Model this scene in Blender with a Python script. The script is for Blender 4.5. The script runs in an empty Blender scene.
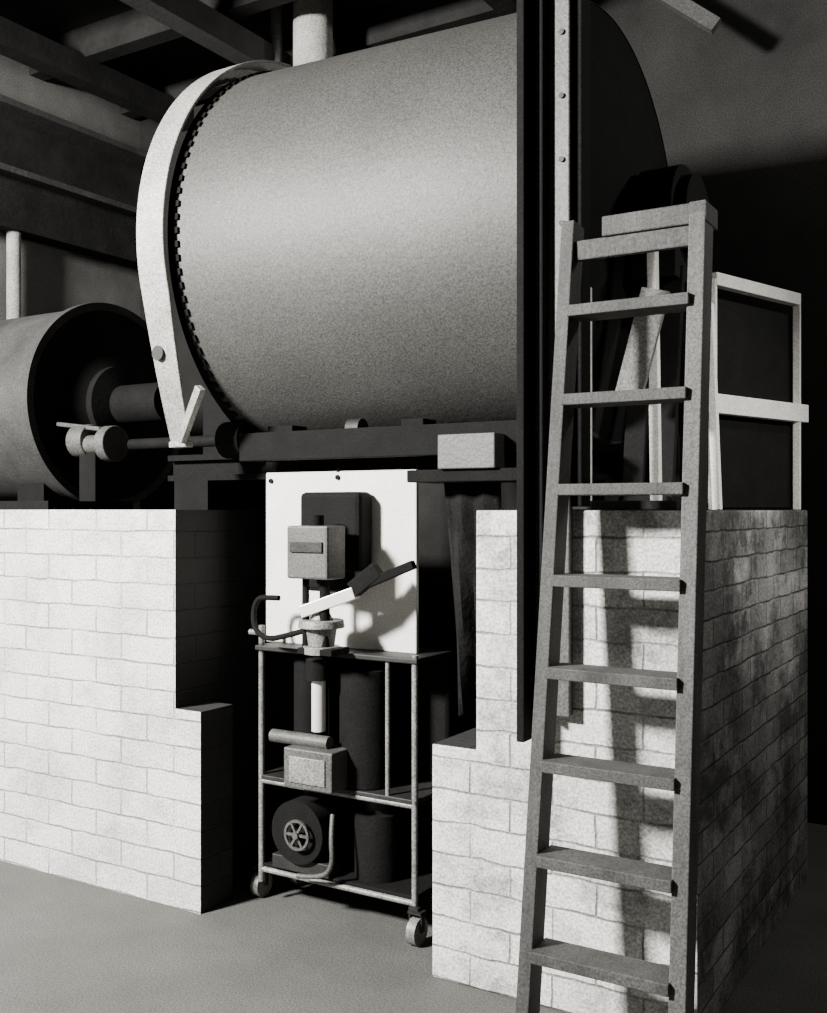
import bpy, bmesh, math, random
from mathutils import Vector, Matrix
random.seed(4)
scene = bpy.context.scene
col = scene.collection

# ------------------------------------------------------------ materials
def speckle(n, l, vec, color_out, amt, scale=150):
    """fine grime speckle multiplied on a colour"""
    g = n.new('ShaderNodeTexNoise'); g.inputs['Scale'].default_value = scale; g.inputs['Detail'].default_value = 2
    l.new(vec, g.inputs['Vector'])
    r = n.new('ShaderNodeValToRGB')
    r.color_ramp.elements[0].position = 0.35; r.color_ramp.elements[0].color = (1-amt,)*3+(1,)
    r.color_ramp.elements[1].position = 0.65; r.color_ramp.elements[1].color = (1, 1, 1, 1)
    l.new(g.outputs['Fac'], r.inputs['Fac'])
    mx = n.new('ShaderNodeMix'); mx.data_type = 'RGBA'; mx.blend_type = 'MULTIPLY'; mx.inputs[0].default_value = 1
    l.new(color_out, mx.inputs[6]); l.new(r.outputs['Color'], mx.inputs[7])
    return mx.outputs[2]

def mat(name, c, rough=0.6, metal=0.0, var=0.25, nscale=6.0, bump=0.15, stretch=(1,1,1), bscale=None, sp=0.6, spec=0.5):
    m = bpy.data.materials.new(name); m.use_nodes = True
    nt = m.node_tree; n = nt.nodes; l = nt.links
    b = n['Principled BSDF']
    b.inputs['Roughness'].default_value = rough
    b.inputs['Metallic'].default_value = metal
    b.inputs['Specular IOR Level'].default_value = spec
    tc = n.new('ShaderNodeTexCoord'); mp = n.new('ShaderNodeMapping')
    mp.inputs['Scale'].default_value = stretch
    l.new(tc.outputs['Object'], mp.inputs['Vector'])
    no = n.new('ShaderNodeTexNoise'); no.inputs['Scale'].default_value = nscale
    no.inputs['Detail'].default_value = 8; no.inputs['Roughness'].default_value = 0.65
    l.new(mp.outputs['Vector'], no.inputs['Vector'])
    r = n.new('ShaderNodeValToRGB')
    if isinstance(c, (int, float)): c = (c, c*0.97, c*0.91)
    lo = [max(0, x*(1-var)) for x in c]; hi = [min(1, x*(1+var)) for x in c]
    r.color_ramp.elements[0].position = 0.3; r.color_ramp.elements[0].color = (*lo, 1)
    r.color_ramp.elements[1].position = 0.7; r.color_ramp.elements[1].color = (*hi, 1)
    l.new(no.outputs['Fac'], r.inputs['Fac'])
    l.new(speckle(n, l, tc.outputs['Object'], r.outputs['Color'], sp), b.inputs['Base Color'])
    if bump > 0:
        n2 = n.new('ShaderNodeTexNoise'); n2.inputs['Scale'].default_value = bscale or nscale*8
        n2.inputs['Detail'].default_value = 4
        l.new(mp.outputs['Vector'], n2.inputs['Vector'])
        bp = n.new('ShaderNodeBump'); bp.inputs['Strength'].default_value = bump
        bp.inputs['Distance'].default_value = 0.01
        l.new(n2.outputs['Fac'], bp.inputs['Height']); l.new(bp.outputs['Normal'], b.inputs['Normal'])
    return m

def brick_mat(name, c1, c2, mortar, bw=0.30, bh=0.108, ms=0.006, stain=0.45, bump=0.5, s0=0.35, s1=0.55, warp=0.02):
    m = bpy.data.materials.new(name); m.use_nodes = True
    nt = m.node_tree; n = nt.nodes; l = nt.links
    b = n['Principled BSDF']; b.inputs['Roughness'].default_value = 0.8
    uv = n.new('ShaderNodeUVMap'); uv.uv_map = 'UVMap'
    dn = n.new('ShaderNodeTexNoise'); dn.inputs['Scale'].default_value = 7; dn.inputs['Detail'].default_value = 6
    l.new(uv.outputs['UV'], dn.inputs['Vector'])
    sub = n.new('ShaderNodeVectorMath'); sub.operation = 'SUBTRACT'; sub.inputs[1].default_value = (0.5, 0.5, 0.5)
    l.new(dn.outputs['Color'], sub.inputs[0])
    sc = n.new('ShaderNodeVectorMath'); sc.operation = 'SCALE'; sc.inputs['Scale'].default_value = warp
    l.new(sub.outputs[0], sc.inputs[0])
    ad = n.new('ShaderNodeVectorMath'); ad.operation = 'ADD'
    l.new(uv.outputs['UV'], ad.inputs[0]); l.new(sc.outputs[0], ad.inputs[1])
    br = n.new('ShaderNodeTexBrick')
    br.inputs['Scale'].default_value = 1.0
    br.inputs['Brick Width'].default_value = bw; br.inputs['Row Height'].default_value = bh
    br.inputs['Mortar Size'].default_value = ms; br.inputs['Mortar Smooth'].default_value = 0.8
    br.inputs['Color1'].default_value = (c1, c1*.98, c1*.94, 1)
    br.inputs['Color2'].default_value = (c2, c2*.98, c2*.94, 1)
    br.inputs['Mortar'].default_value = (mortar, mortar*.97, mortar*.93, 1)
    l.new(ad.outputs[0], br.inputs['Vector'])
    st = n.new('ShaderNodeTexNoise'); st.inputs['Scale'].default_value = 3.5; st.inputs['Detail'].default_value = 9
    st.inputs['Roughness'].default_value = 0.75
    l.new(uv.outputs['UV'], st.inputs['Vector'])
    rp = n.new('ShaderNodeValToRGB'); rp.color_ramp.elements[0].position = s0
    v = 1-stain; rp.color_ramp.elements[0].color = (v, v, v, 1)
    rp.color_ramp.elements[1].position = s1; rp.color_ramp.elements[1].color = (1, 1, 1, 1)
    l.new(st.outputs['Fac'], rp.inputs['Fac'])
    fade = n.new('ShaderNodeTexNoise'); fade.inputs['Scale'].default_value = 7; fade.inputs['Detail'].default_value = 2
    l.new(uv.outputs['UV'], fade.inputs['Vector'])
    fr = n.new('ShaderNodeValToRGB'); fr.color_ramp.elements[0].position = .34; fr.color_ramp.elements[1].position = .55
    l.new(fade.outputs['Fac'], fr.inputs['Fac'])
    fx = n.new('ShaderNodeMix'); fx.data_type = 'RGBA'; fx.inputs[6].default_value = (c1, c1*.98, c1*.94, 1)
    l.new(fr.outputs['Color'], fx.inputs[0]); l.new(br.outputs['Color'], fx.inputs[7])
    mx = n.new('ShaderNodeMix'); mx.data_type = 'RGBA'; mx.blend_type = 'MULTIPLY'; mx.inputs[0].default_value = 1
    l.new(fx.outputs[2], mx.inputs[6]); l.new(rp.outputs['Color'], mx.inputs[7])
    l.new(speckle(n, l, uv.outputs['UV'], mx.outputs[2], 0.5, 110), b.inputs['Base Color'])
    inv = n.new('ShaderNodeMath'); inv.operation = 'MULTIPLY_ADD'; inv.inputs[1].default_value = -1.0; inv.inputs[2].default_value = 1.0
    l.new(br.outputs['Fac'], inv.inputs[0])
    fn = n.new('ShaderNodeTexNoise'); fn.inputs['Scale'].default_value = 30; fn.inputs['Detail'].default_value = 5
    l.new(uv.outputs['UV'], fn.inputs['Vector'])
    a2 = n.new('ShaderNodeMath'); a2.operation = 'MULTIPLY_ADD'; a2.inputs[1].default_value = 0.5
    l.new(fn.outputs['Fac'], a2.inputs[0]); l.new(inv.outputs[0], a2.inputs[2])
    bp = n.new('ShaderNodeBump'); bp.inputs['Strength'].default_value = bump; bp.inputs['Distance'].default_value = 0.012
    l.new(a2.outputs[0], bp.inputs['Height']); l.new(bp.outputs['Normal'], b.inputs['Normal'])
    return m

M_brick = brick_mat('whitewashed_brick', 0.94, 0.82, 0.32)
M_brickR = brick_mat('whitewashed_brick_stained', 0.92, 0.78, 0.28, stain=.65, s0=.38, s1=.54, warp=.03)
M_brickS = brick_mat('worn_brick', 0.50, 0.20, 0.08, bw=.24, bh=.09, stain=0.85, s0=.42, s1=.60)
M_brickD = brick_mat('shaded_brick', 0.022, 0.015, 0.012, stain=0.5)  # shade between the piers put into the brick colour
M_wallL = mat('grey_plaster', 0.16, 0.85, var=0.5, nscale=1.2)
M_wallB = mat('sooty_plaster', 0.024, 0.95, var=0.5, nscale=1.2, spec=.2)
M_floor = mat('worn_concrete', (.112, .112, .101), 0.8, var=0.2, nscale=2.5, bump=0.2)
M_ceil = mat('sooty_boards', 0.018, 0.9, var=0.5, nscale=3, spec=.2)
M_beam = mat('old_timber', 0.020, 0.9, var=0.5, nscale=5, spec=.2)
M_beamM = mat('dusty_timber', 0.06, 0.8, var=0.4, nscale=5)
M_beamL = mat('pale_timber', 0.16, 0.8, var=0.3, nscale=5)
M_shell = mat('rolled_steel', 0.084, 0.58, metal=0.35, var=0.12, nscale=3, bump=0.12, bscale=40, sp=0.55)
M_shellD = mat('dull_steel', 0.045, 0.8, metal=0.1, var=0.7, nscale=2.5, bump=0.12)
M_guard = mat('galvanized_sheet', 0.45, 0.5, metal=0.25, var=0.3, nscale=5, bump=0.1)
M_dark = mat('black_iron', 0.006, 0.85, metal=0.0, var=0.4, nscale=8, spec=.15)
M_dark2 = mat('greased_iron', 0.018, 0.6, metal=0.1, var=0.6, nscale=9, spec=.4)
M_gray = mat('machine_gray', 0.10, 0.55, metal=0.1, var=0.25, nscale=8)
M_column = mat('column_steel', 0.055, 0.7, metal=0.1, var=0.45, nscale=5)
M_wood = mat('ladder_wood', 0.062, 0.75, var=0.5, nscale=9, stretch=(1, 1, .25))
M_woodR = mat('ladder_wood_worn', 0.09, 0.7, var=0.5, nscale=9, stretch=(1, 1, .25))
M_woodL = mat('bare_pine', 0.85, 0.7, var=0.15, nscale=6, sp=.3)
M_white = mat('white_enamel', 0.88, 0.5, var=0.08, nscale=6, bump=0.05, sp=.25)
M_pipe = mat('lagged_pipe', 0.45, 0.8, var=0.25, nscale=6, bump=0.2)
M_chrome = mat('bright_metal', 0.85, 0.35, metal=0.3, var=0.1, nscale=5, bump=0, sp=.1)
M_tube = mat('trolley_tube', 0.28, 0.5, metal=0.2, var=0.4, nscale=12)
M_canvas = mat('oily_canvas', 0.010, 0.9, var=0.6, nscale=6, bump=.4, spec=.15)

# ------------------------------------------------------------ mesh helpers
def root(name, loc):
    e = bpy.data.objects.new(name, None); col.objects.link(e); e.location = loc
    e.empty_display_size = 0.1
    return e

def finish(bm, name, m, parent=None, bevel=0.0, smooth=False):
    bmesh.ops.recalc_face_normals(bm, faces=bm.faces)
    uvl = bm.loops.layers.uv.new('UVMap')
    for f in bm.faces:
        nx, ny, nz = [abs(a) for a in f.normal]
        for lp in f.loops:
            x, y, z = lp.vert.co
            if nz > nx and nz > ny: lp[uvl].uv = (x, y)
            elif nx > ny: lp[uvl].uv = (y+0.11, z)
            else: lp[uvl].uv = (x, z)
    me = bpy.data.meshes.new(name); bm.to_mesh(me); bm.free()
    for mm in (m if isinstance(m, (list, tuple)) else [m]): me.materials.append(mm)
    o = bpy.data.objects.new(name, me); col.objects.link(o)
    if smooth:
        for p in me.polygons: p.use_smooth = True
        try: me.set_sharp_from_angle(angle=math.radians(35))
        except Exception: pass
    if bevel > 0:
        bv = o.modifiers.new('bevel', 'BEVEL'); bv.width = bevel; bv.segments = 2; bv.limit_method = 'ANGLE'
    if parent:
        o.parent = parent; o.matrix_parent_inverse = Matrix.Translation(-Vector(parent.location))
    return o

def abox(bm, a, b):
    c = [(a[i]+b[i])/2 for i in range(3)]; s = [abs(b[i]-a[i]) for i in range(3)]
    bmesh.ops.create_cube(bm, size=1, matrix=Matrix.Translation(c) @ Matrix.Diagonal((*s, 1)))

def box(name, a, b, m, parent=None, bevel=0.004):
    bm = bmesh.new(); abox(bm, a, b); return finish(bm, name, m, parent, bevel)

def abar(bm, p, q, w, t, up=(0, 0, 1)):
    p = Vector(p); q = Vector(q); d = (q-p); L = d.length; d.normalize()
    up = Vector(up)
    if abs(d.dot(up)) > 0.98: up = Vector((0, 1, 0))
    s = d.cross(up).normalized(); u = s.cross(d).normalized()
    R = Matrix((s, u, d)).transposed().to_4x4()
    bmesh.ops.create_cube(bm, size=1, matrix=Matrix.Translation((p+q)/2) @ R @ Matrix.Diagonal((w, t, L, 1)))

def bar(name, p, q, w, t, m, parent=None, bevel=0.003, up=(0, 0, 1)):
    bm = bmesh.new(); abar(bm, p, q, w, t, up); return finish(bm, name, m, parent, bevel)

def acyl(bm, p, q, r, r2=None, seg=24):
    p = Vector(p); q = Vector(q); d = q-p
    R = d.to_track_quat('Z', 'Y').to_matrix().to_4x4()
    bmesh.ops.create_cone(bm, cap_ends=True, segments=seg, radius1=r, radius2=r if r2 is None else r2,
                          depth=d.length, matrix=Matrix.Translation((p+q)/2) @ R)

def cyl(name, p, q, r, m, parent=None, r2=None, seg=24, bevel=0.0):
    bm = bmesh.new(); acyl(bm, p, q, r, r2, seg); return finish(bm, name, m, parent, bevel, smooth=True)

def revolve_x(name, prof, cy, cz, m, parent=None, seg=128):
    bm = bmesh.new(); rings = []
    for x, r in prof:
        if r < 1e-6: rings.append([bm.verts.new((x, cy, cz))])
        else: rings.append([bm.verts.new((x, cy+r*math.cos(2*math.pi*i/seg), cz+r*math.sin(2*math.pi*i/seg))) for i in range(seg)])
    for a, b in zip(rings, rings[1:]):
        for i in range(seg):
            j = (i+1) % seg
            if len(a) == 1: bm.faces.new((a[0], b[i], b[j]))
            elif len(b) == 1: bm.faces.new((a[i], a[j], b[0]))
            else: bm.faces.new((a[i], a[j], b[j], b[i]))
    return finish(bm, name, m, parent, smooth=True)

def tube(name, pts, r, m, parent=None):
    cu = bpy.data.curves.new(name, 'CURVE'); cu.dimensions = '3D'; cu.bevel_depth = r; cu.bevel_resolution = 4
    sp = cu.splines.new('NURBS'); sp.points.add(len(pts)-1)
    for i, p in enumerate(pts): sp.points[i].co = (*p, 1)
    sp.use_endpoint_u = True; sp.order_u = 3
    cu.materials.append(m)
    o = bpy.data.objects.new(name, cu); col.objects.link(o)
    if parent:
        o.parent = parent; o.matrix_parent_inverse = Matrix.Translation(-Vector(parent.location))
    return o

# ------------------------------------------------------------ room
box('floor', (-7, -3, -0.1), (3, 6.0, 0), M_floor, bevel=0)
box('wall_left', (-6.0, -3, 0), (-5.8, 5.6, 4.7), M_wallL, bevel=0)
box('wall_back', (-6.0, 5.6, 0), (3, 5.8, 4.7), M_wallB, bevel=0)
box('ceiling', (-6.0, -3, 4.7), (3, 5.8, 4.85), M_ceil, bevel=0)
rt = root('roof_beams', (-3, 3, 4.6))
for i, y in enumerate([1.0, 2.2, 3.4, 4.6, 5.4]):
    box('joist_%d' % i, (-5.8, y, 4.5), (3, y+0.12, 4.7), M_beam, rt)
for i, (x, z) in enumerate([(-5.4, 4.35), (-4.2, 4.3), (-2.6, 4.35), (-1.2, 4.35)]):
    box('purlin_%d' % i, (x, -1, z), (x+0.14, 5.6, z+0.16), M_beamM if i == 1 else M_beam, rt)
bar('brace_1', (-1.9, 5.1, 4.4), (-1.4, 5.2, 4.0), 0.06, 0.07, M_beamM, rt)
ledge = root('wall_shelf', (-5.6, 4.5, 3.9))
box('plank', (-5.8, 2.5, 3.72), (-5.55, 5.55, 3.76), M_beamM, ledge)
box('dark_box', (-5.8, 2.5, 3.40), (-5.65, 5.55, 3.72), M_beam, ledge)
box('upper_plank', (-5.8, 2.5, 4.12), (-5.5, 5.55, 4.16), M_beamM, ledge)
box('upper_box', (-5.8, 2.5, 3.76), (-5.74, 5.55, 4.12), M_beam, ledge)
cyl('wall_pipe', (-5.72, 4.42, 0), (-5.72, 4.42, 3.40), 0.045, M_pipe)
cyl('vent_pipe', (-3.78, 5.05, 0), (-3.78, 5.05, 4.7), 0.12, M_pipe)
cyl('drain_pipe', (-4.06, 5.05, 0), (-4.06, 5.05, 4.7), 0.035, M_beamL)

# ------------------------------------------------------------ brick piers (fronts whitewashed; dark inner faces paint in the opening's shade)
def pier(outline, y0, y1, smat_pos, smat_neg, step, bev, front):
    bm = bmesh.new()
    fr = [bm.verts.new((x, y0, z)) for x, z in outline]
    bk = [bm.verts.new((x, y1, z)) for x, z in outline]
    bm.faces.new(fr); bm.faces.new(bk[::-1])
    N = len(fr)
    for i in range(N): bm.faces.new((fr[i], bk[i], bk[(i+1) % N], fr[(i+1) % N]))
    if step: abox(bm, *step)
    bmesh.ops.recalc_face_normals(bm, faces=bm.faces)
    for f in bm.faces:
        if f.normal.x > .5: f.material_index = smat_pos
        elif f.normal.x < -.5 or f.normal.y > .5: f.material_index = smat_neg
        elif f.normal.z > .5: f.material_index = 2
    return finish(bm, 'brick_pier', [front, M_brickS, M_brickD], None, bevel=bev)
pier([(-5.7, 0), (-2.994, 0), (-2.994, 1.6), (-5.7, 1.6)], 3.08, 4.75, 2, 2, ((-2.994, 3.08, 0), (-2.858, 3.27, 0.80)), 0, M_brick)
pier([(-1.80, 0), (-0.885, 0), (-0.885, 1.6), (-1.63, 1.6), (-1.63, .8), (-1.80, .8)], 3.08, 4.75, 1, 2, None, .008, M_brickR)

# ------------------------------------------------------------ ball mill
CY, CZ = 3.9, 2.70
mill = root('ball_mill', (-2.2, CY, CZ))
XL, XR, R = -2.97, -1.456, 0.88
RR = 0.84
revolve_x('shell', [(XL, 0), (XL, R), (XL+.02, R), (XR-.01, RR), (XR, RR-.01)], CY, CZ, M_shell, mill)
revolve_x('end_head', [(XR-.005, RR-.008), (XR+.04, 0.6), (XR+.1, 0.3), (XR+.12, 0.16), (XR+.34, 0.16), (XR+.34, 0)], CY, CZ, M_dark, mill)
revolve_x('feed_trunnion', [(XL, 0.84), (XL-.12, 0.4), (XL-.15, 0.17), (XL-.55, 0.17), (XL-.55, 0)], CY, CZ, M_dark2, mill)
bm = bmesh.new(); NT = 104
for i in range(NT):
    a = 2*math.pi*i/NT
    M = Matrix.Translation((XL+.040, CY, CZ)) @ Matrix.Rotation(a, 4, 'X') @ Matrix.Translation((0, 0, R+.003))
    bmesh.ops.create_cube(bm, size=1, matrix=M @ Matrix.Diagonal((0.030, 0.024, 0.014, 1)))
finish(bm, 'gear_teeth', M_dark, mill)
revolve_x('gear_rim', [(XL, R-.01), (XL, R+.008), (XL+.026, R+.008), (XL+.026, R-.01)], CY, CZ, M_dark, mill)
RG = 0.94
path = []
for k in range(0, 41):
    th = math.radians(82 - 97*k/40)
    path.append((CY-RG*math.cos(th), CZ+RG*math.sin(th)))
for k in range(1, 7):
    t = k/6; path.append((2.992+0.13*t+0.03*t*t, 2.457-0.58*t))
bm = bmesh.new()
x0, x1, th_ = -3.09, -2.945, 0.012
prev = None
for i, (y, z) in enumerate(path):
    a = path[max(i-1, 0)]; b = path[min(i+1, len(path)-1)]
    ty, tz = b[0]-a[0], b[1]-a[1]; L = math.hypot(ty, tz)
    ny, nz = -tz/L, ty/L
    if (y-CY)*ny+(z-CZ)*nz > 0: ny, nz = -ny, -nz
    w = 0.06
    tail = max(0, (i-40)/6.0)
    xe = x1-0.04*tail
    pts = [(x0, y, z), (xe, y, z), (xe, y+ny*th_, z+nz*th_), (x0+th_, y+ny*th_, z+nz*th_), (x0+th_, y+ny*w, z+nz*w), (x0, y+ny*w, z+nz*w)]
    vs = [bm.verts.new(p) for p in pts]
    if prev:
        for j in range(6):
            bm.faces.new((prev[j], prev[(j+1) % 6], vs[(j+1) % 6], vs[j]))
    else: bm.faces.new(vs)
    prev = vs
bm.faces.new(prev)
finish(bm, 'gear_guard', M_guard, mill, bevel=0.003, smooth=True)
cyl('guard_boss', (-3.05, 3.06, 2.23), (-3.05, 3.036, 2.23), 0.030, M_dark2, mill)
bar('guard_bracket', (-3.0, 3.12, 1.88), (-2.84, 3.06, 2.08), 0.035, 0.03, M_guard, mill, up=(0, 1, 0))
box('guard_foot', (-3.08, 3.13, 1.855), (-2.98, 3.17, 1.88), M_guard, mill)
bm = bmesh.new()
for sx in (-1.29, -1.18):
    abar(bm, (sx, 3.66, 1.63), (sx, 3.8, 2.5), 0.03, 0.08, up=(1, 0, 0))
    abar(bm, (sx, 4.14, 1.63), (sx, 4.0, 2.5), 0.03, 0.08, up=(1, 0, 0))
abox(bm, (-1.33, 3.62, 1.6), (-1.15, 4.2, 1.65))
abox(bm, (-1.32, 3.72, 2.45), (-1.15, 4.08, 2.56))
acyl(bm, (-1.31, CY, CZ), (-1.16, CY, CZ), 0.2)
finish(bm, 'bearing_pedestal', M_dark, mill, 0.004)
bm = bmesh.new()
abox(bm, (-3.45, 3.6, 1.6), (-3.2, 4.2, 1.66))
abox(bm, (-3.42, 3.7, 1.66), (-3.23, 4.1, 2.55))
acyl(bm, (-3.43, CY, CZ), (-3.22, CY, CZ), 0.24)
finish(bm, 'feed_bearing', M_dark, mill, 0.004)
cyl('countershaft', (-3.6, 3.42, 1.90), (-2.0, 3.42, 1.90), 0.025, M_dark, mill)
cyl('pinion', (-3.02, 3.42, 1.90), (-2.9, 3.42, 1.90), 0.08, M_dark, mill, seg=16)
cyl('collar', (-2.36, 3.40, 1.92), (-2.30, 3.40, 1.92), 0.04, M_dark2, mill)
box('shaft_block_1', (-2.75, 3.36, 1.865), (-2.62, 3.46, 1.945), M_dark, mill)
box('shaft_block_2', (-2.1, 3.36, 1.865), (-2.0, 3.46, 1.945), M_dark, mill)
box('drip_tray', (-2.85, 3.30, 1.80), (-1.5, 3.34, 1.915), M_dark, mill)
bm = bmesh.new()
for y in (3.45, 4.25):
    abox(bm, (-3.4, y, 1.82), (-1.4, y+.1, 1.845)); abox(bm, (-3.4, y, 1.73), (-1.4, y+.1, 1.755)); abox(bm, (-3.4, y+.035, 1.74), (-1.4, y+.065, 1.83))
for x in (-3.35, -1.62):
    for y in (3.44, 4.24): abox(bm, (x, y, 1.6), (x+.2, y+.12, 1.73))
finish(bm, 'support_girders', M_dark, mill)
box('end_plate', (-1.858, 3.22, 1.745), (-1.63, 3.30, 1.868), M_gray, mill)
box('cross_plate', (-2.0, 3.24, 1.70), (-1.5, 3.44, 1.745), M_dark, mill)

# ------------------------------------------------------------ classifier drum on left pier
cd = root('classifier_drum', (-4.6, 3.81, 2.16))
dy, dz = 3.81, 2.14
revolve_x('drum_shell', [(-5.6, 0), (-5.6, .51), (-4.22, .51), (-4.2, .53), (-4.15, .53), (-4.15, .49), (-4.2, .47), (-4.24, .2), (-4.24, 0)], dy, dz, M_shellD, cd, 96)
revolve_x('drum_face', [(-4.15, .485), (-4.17, .3), (-4.12, .2), (-4.08, .2), (-4.06, .1), (-3.75, .1), (-3.75, 0)], dy, dz, M_dark, cd, 64)
bm = bmesh.new()
acyl(bm, (-4.0, 3.46, 1.93), (-3.9, 3.46, 1.93), 0.08)
acyl(bm, (-3.9, 3.44, 1.91), (-3.78, 3.44, 1.91), 0.045)
acyl(bm, (-3.78, 3.44, 1.91), (-3.72, 3.44, 1.91), 0.085)
abar(bm, (-4.14, 3.46, 2.02), (-3.8, 3.42, 1.98), .03, .02)
finish(bm, 'coupling', M_gray, cd, 0.004, smooth=True)
box('coupling_stand', (-3.95, 3.42, 1.6), (-3.84, 3.52, 1.9), M_dark, cd)
bm = bmesh.new(); abox(bm, (-5.4, 3.5, 1.6), (-5.2, 4.1, 1.75)); abox(bm, (-4.5, 3.5, 1.6), (-4.3, 4.1, 1.75))
abox(bm, (-5.6, 3.1, 1.602), (-3.78, 3.6, 1.64))
finish(bm, 'cradle', M_dark, cd)

# ------------------------------------------------------------ steel column
sc_ = root('steel_column', (-1.35, 3.05, 2.7))
box('left_flange', (-1.425, 2.965, 0.87), (-1.398, 3.078, 4.7), M_dark, sc_)
box('web', (-1.40, 3.05, 0.95), (-1.28, 3.078, 4.7), M_column, sc_)
box('inner_rib', (-1.362, 3.0, 0.95), (-1.350, 3.05, 4.7), M_dark, sc_)
box('right_flange', (-1.325, 3.035, 0.95), (-1.275, 3.05, 4.7), M_gray, sc_)
box('right_angle', (-1.28, 3.062, 1.61), (-1.245, 3.14, 4.7), M_dark, sc_)
bm = bmesh.new()
for k in range(14):
    z = 1.7+k*.2
    acyl(bm, (-1.30, 3.036, z), (-1.30, 3.028, z), .009, seg=10)
finish(bm, 'rivets', M_column, sc_)

# ------------------------------------------------------------ step ladder
lad = root('step_ladder', (-1.05, 2.9, 0))
def LY(z): return 2.765+z*0.097
def rail(name, xb, xt, w, m):
    bar(name, (xb, LY(0), 0.0), (xt, LY(2.48), 2.48), 0.085, w, m, lad, up=(1, 0, 0))
rail('rail_1', -1.30, -1.25, 0.042, M_wood)
rail('rail_2', -0.845, -0.852, 0.048, M_woodR)
for n in range(1, 10):
    z = 2.47-.27*n
    xl = -1.30+.05*z/2.48+.018; xr = -0.845-.02
    bar('tread_%d' % n, (xl, LY(z), z), (xr, LY(z), z), 0.12, 0.034, M_wood, lad)
box('top_cap', (-1.14, 2.96, 2.42), (-0.825, 3.08, 2.48), M_wood, lad)
box('top_cleat', (-1.23, 2.97, 2.36), (-0.87, 2.995, 2.42), M_wood, lad)

# ------------------------------------------------------------ guard rail on right pier
gr = root('wooden_guard_rail', (-1.0, 4.3, 1.6))
A = Vector((-1.10, 4.03, 0)); B = Vector((-0.905, 4.62, 0))
def P(v, z): return (v.x, v.y, z)
bar('top_rail', P(A, 2.49), P(B, 2.49), 0.04, 0.05, M_woodL, gr)
bar('mid_rail', P(A+(A-B)*.05, 2.01), P(B+(B-A)*.1, 2.01), 0.04, 0.075, M_woodL, gr)
bar('post_1', P(B, 1.6), P(B, 2.49), 0.03, 0.022, M_woodL, gr)
bar('post_2', P(A, 1.6), P(A, 2.49), 0.03, 0.022, M_woodL, gr)
bm = bmesh.new(); o_ = Vector((-.03, .01, 0)); abar(bm, P(A+o_+(B-A)*.06, 2.02), P(B+o_, 2.02), 0.015, 0.82, up=(0, 0, 1))
finish(bm, 'hatch_panel', M_dark, gr)
br = root('timber_brace_frame', (-1.2, 3.4, 1.6))
bar('upright_1', (-1.325, 3.3, 1.6), (-1.325, 3.3, 2.35), 0.03, 0.035, M_woodL, br)
bar('upright_2', (-1.165, 3.55, 1.6), (-1.18, 3.55, 2.6), 0.035, 0.03, M_woodL, br)
bar('slanted_board', (-1.25, 3.5, 1.99), (-1.15, 3.5, 2.36), 0.10, 0.02, M_beamL, br, up=(0, 1, 0))
bar('curved_strut', (-1.02, 3.8, 1.6), (-1.05, 3.8, 2.35), 0.03, 0.03, M_woodL, br)
box('sill', (-1.42, 3.25, 1.6), (-1.0, 3.6, 1.63), M_beam, br)

# ------------------------------------------------------------ instrument trolley
tr = root('instrument_trolley', (-2.4, 3.4, 0))
TXL, TXR, TY0, TY1 = -2.73, -2.0, 3.3, 3.55
bm = bmesh.new()
for x in (TXL, TXR): acyl(bm, (x, TY0, 0.09), (x, TY0, 1.06), 0.012)
acyl(bm, (-2.12, TY0, 0.5), (-2.12, TY0, 1.03), 0.009)
for z in (0.14, 0.50): acyl(bm, (TXL, TY0, z), (TXR, TY0, z), 0.011)
acyl(bm, (TXL, TY0, 1.10), (TXL-.06, TY0, 1.10), .012)
acyl(bm, (TXL, TY0, 1.02), (TXL, TY0, 1.13), .012)
finish(bm, 'tube_frame', M_tube, tr, smooth=True)
bm = bmesh.new()
for x in (TXL, TXR): acyl(bm, (x, TY1, 0.09), (x, TY1, 1.04), 0.013)
for z in (0.14, 0.50, 1.02):
    acyl(bm, (TXL, TY1, z), (TXR, TY1, z), 0.012)
    for x in (TXL, TXR): acyl(bm, (x, TY0, z), (x, TY1, z), 0.012)
finish(bm, 'rear_frame', M_dark, tr, smooth=True)  # rear tubes coloured dark to carry the shade inside the trolley
box('top_shelf', (TXL-.02, TY0-.02, 1.03), (TXR+.02, TY1, 1.05), M_dark2, tr)
box('mid_shelf', (TXL-.01, TY0-.01, 0.505), (TXR+.01, TY1, 0.525), M_dark2, tr)
box('bottom_shelf', (TXL, TY0, 0.15), (TXR, TY1, 0.165), M_dark, tr)
box('shade_sheet', (TXL, TY1+.013, 0.15), (TXR, TY1+.02, 1.03), M_dark, tr)  # added dark sheet, stands in for shade behind the lower trolley
box('white_backboard', (-2.79, 3.40, 1.05), (-2.055, 3.42, 1.755), M_white, tr)
bm = bmesh.new()
for x, z in ((-2.76, 1.72), (-2.08, 1.72), (-2.42, 1.73)): acyl(bm, (x, 3.40, z), (x, 3.392, z), .010)
acyl(bm, (-2.42, 3.41, 1.75), (-2.42, 3.41, 1.79), .012)
finish(bm, 'board_screws', M_dark, tr)
wheels = ((TXL-.05, 3.36), (TXR+.02, TY0-.02), (TXL, TY1), (TXR, TY1))
bm = bmesh.new()
for x, y in wheels: acyl(bm, (x-.018, y, .05), (x+.018, y, .05), .05)
finish(bm, 'caster_wheels', M_tube, tr, smooth=True)
bm = bmesh.new()
for x, y in wheels:
    abox(bm, (x-.028, y-.012, .05), (x-.022, y+.012, .12)); abox(bm, (x+.022, y-.012, .05), (x+.028, y+.012, .12)); abox(bm, (x-.028, y-.02, .115), (x+.028, y+.02, .125))
    xx = TXL if x < -2.4 else TXR
    abox(bm, (min(x, xx)-.01, y-.01, .115), (max(x, xx)+.01, y+.01, .135))
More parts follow.
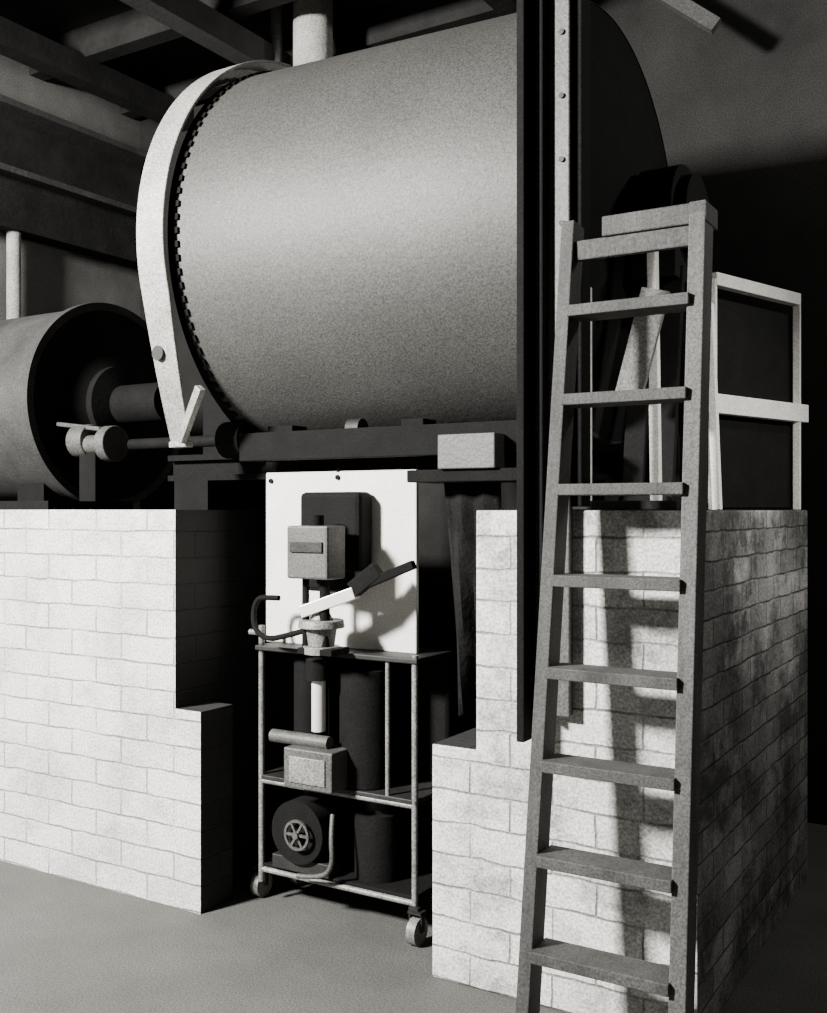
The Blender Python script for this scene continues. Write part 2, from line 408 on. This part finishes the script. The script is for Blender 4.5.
finish(bm, 'caster_forks', M_dark2, tr)
bm = bmesh.new()
abox(bm, (-2.54, 3.30, 1.36), (-2.25, 3.40, 1.67)); abox(bm, (-2.50, 3.28, 1.28), (-2.33, 3.40, 1.38))
finish(bm, 'dark_housing', M_dark, tr, 0.02)  # plain dark block behind the meter box
bm = bmesh.new(); abox(bm, (-2.46, 3.12, 1.34), (-2.27, 3.24, 1.54)); finish(bm, 'meter_box', M_gray, tr, 0.008)
box('meter_nameplate', (-2.44, 3.112, 1.44), (-2.29, 3.12, 1.48), M_dark2, tr, 0.002)
cyl('meter_neck', (-2.38, 3.2, 1.54), (-2.38, 3.2, 1.58), .03, M_dark, tr)
cyl('stem_1', (-2.43, 3.2, 1.05), (-2.43, 3.2, 1.36), .014, M_dark, tr)
cyl('stem_2', (-2.34, 3.2, 1.05), (-2.34, 3.2, 1.36), .02, M_dark, tr)
bm = bmesh.new()
for (z0, z1, r0, r1) in [(1.05, 1.08, .07, .07), (1.08, 1.15, .05, .06), (1.15, 1.18, .09, .085), (1.18, 1.21, .045, .03)]:
    acyl(bm, (-2.37, 3.22, z0), (-2.37, 3.22, z1), r0, r1, 32)
finish(bm, 'pump_head', M_tube, tr, 0.003, smooth=True)
box('pump_base', (-2.44, 3.16, 1.051), (-2.28, 3.28, 1.075), M_dark, tr, 0.003)
bar('pump_handle', (-2.43, 3.18, 1.21), (-2.21, 3.22, 1.29), .05, .045, M_chrome, tr)
bar('lever', (-2.22, 3.22, 1.30), (-1.98, 3.26, 1.40), .04, .032, M_dark, tr)
bar('lever_fork', (-2.22, 3.22, 1.30), (-2.12, 3.24, 1.38), .05, .06, M_dark, tr)
tube('hose', [(-2.42, 3.2, 1.14), (-2.52, 3.18, 1.11), (-2.62, 3.2, 1.09), (-2.70, 3.22, 1.12), (-2.725, 3.24, 1.19), (-2.71, 3.25, 1.245), (-2.66, 3.25, 1.25), (-2.60, 3.25, 1.25)], .011, M_dark, tr)
cyl('sight_tube', (-2.42, 3.27, 0.74), (-2.42, 3.27, 0.94), .028, M_chrome, tr)
cyl('sight_tube_cap', (-2.42, 3.27, 0.94), (-2.42, 3.27, 1.02), .05, M_dark, tr)
cyl('filter_can', (-2.28, 3.4, 0.53), (-2.28, 3.4, 0.98), .11, M_dark, tr)
cyl('filter_can_small', (-2.57, 3.42, 0.53), (-2.57, 3.42, 1.0), .07, M_dark, tr)
cyl('cross_pipe', (-2.64, 3.26, 0.70), (-2.36, 3.26, 0.70), .026, M_gray, tr)
bm = bmesh.new(); abox(bm, (-2.53, 3.19, .527), (-2.30, 3.33, .68)); finish(bm, 'switch_box', M_gray, tr, .006)
box('switch_plate', (-2.50, 3.184, .55), (-2.33, 3.19, .65), M_tube, tr, .002)
cyl('motor_body', (-2.52, 3.26, 0.33), (-2.52, 3.54, 0.33), .125, M_dark, tr, seg=32)
bm = bmesh.new()
for i in range(6):
    a = 2*math.pi*i/6
    abar(bm, (-2.50, 3.235, .33), (-2.50+.05*math.cos(a), 3.235, .33+.05*math.sin(a)), .009, .01, up=(0, 1, 0))
acyl(bm, (-2.50, 3.25, .33), (-2.50, 3.22, .33), .014)
for i in range(28):
    a = 2*math.pi*i/28; b = 2*math.pi*(i+1)/28
    abar(bm, (-2.50+.055*math.cos(a), 3.235, .33+.055*math.sin(a)), (-2.50+.055*math.cos(b), 3.235, .33+.055*math.sin(b)), .010, .010, up=(0, 1, 0))
finish(bm, 'fan_wheel', M_gray, tr)
cyl('compressor', (-2.24, 3.43, 0.165), (-2.24, 3.43, 0.42), .10, M_dark, tr)
cyl('compressor_head', (-2.24, 3.43, 0.42), (-2.24, 3.43, 0.48), .06, M_dark2, tr)
box('motor_base', (-2.66, 3.28, .165), (-2.38, 3.54, .22), M_dark2, tr)
tube('loop_pipe', [(-2.36, 3.28, .42), (-2.34, 3.24, .34), (-2.33, 3.24, .24), (-2.38, 3.24, .18), (-2.5, 3.24, .17)], .010, M_gray, tr)

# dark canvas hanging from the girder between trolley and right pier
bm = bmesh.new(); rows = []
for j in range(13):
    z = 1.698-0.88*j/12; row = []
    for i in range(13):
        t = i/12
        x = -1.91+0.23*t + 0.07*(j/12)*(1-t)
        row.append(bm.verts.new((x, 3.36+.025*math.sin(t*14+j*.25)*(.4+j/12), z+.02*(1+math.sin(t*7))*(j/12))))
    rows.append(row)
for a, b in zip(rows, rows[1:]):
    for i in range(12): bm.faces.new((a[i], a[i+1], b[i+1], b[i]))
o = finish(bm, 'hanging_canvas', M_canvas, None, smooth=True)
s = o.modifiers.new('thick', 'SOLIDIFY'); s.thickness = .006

# ------------------------------------------------------------ lights
def area(name, loc, tgt, size, power, c=(1, .985, .95)):
    L = bpy.data.lights.new(name, 'AREA'); L.size = size; L.energy = power; L.color = c
    o = bpy.data.objects.new(name, L); col.objects.link(o); o.location = loc
    o.rotation_euler = (Vector(tgt)-Vector(loc)).to_track_quat('-Z', 'Y').to_euler()
    return o
area('key_lamp', (-4.4, -1.1, 3.8), (-2.3, 3.2, 1.7), 0.6, 1600)
L = bpy.data.lights.new('side_fill', 'SPOT'); L.energy = 700; L.spot_size = math.radians(30); L.spot_blend = 1.0; L.shadow_soft_size = .15  # added fill spot for the right pier's side face, no visible source
L.color = (1, .98, .94)
o = bpy.data.objects.new('side_fill', L); col.objects.link(o); o.location = (1.8, 2.2, 3.4)
o.rotation_euler = (Vector((-.87, 3.9, 1.9))-o.location).to_track_quat('-Z', 'Y').to_euler()
L = bpy.data.lights.new('wall_fill', 'POINT'); L.energy = 110; L.shadow_soft_size = .1; L.color = (1, .98, .94)  # added unseen point light that lifts the dark back wall
o = bpy.data.objects.new('wall_fill', L); col.objects.link(o); o.location = (0.9, 4.9, 3.9)

w = bpy.data.worlds.new('World'); scene.world = w; w.use_nodes = True
w.node_tree.nodes['Background'].inputs[0].default_value = (1, .98, .94, 1)
w.node_tree.nodes['Background'].inputs[1].default_value = 0.06

# ------------------------------------------------------------ camera
cam = bpy.data.cameras.new('camera'); cam.sensor_fit = 'HORIZONTAL'; cam.sensor_width = 36
cam.lens = 36*1041/827; cam.shift_y = 0.004; cam.clip_start = 0.05
co = bpy.data.objects.new('camera', cam); col.objects.link(co)
co.location = (0, 0, 1.6); co.rotation_euler = (math.radians(90), 0, math.radians(31.3))
scene.camera = co
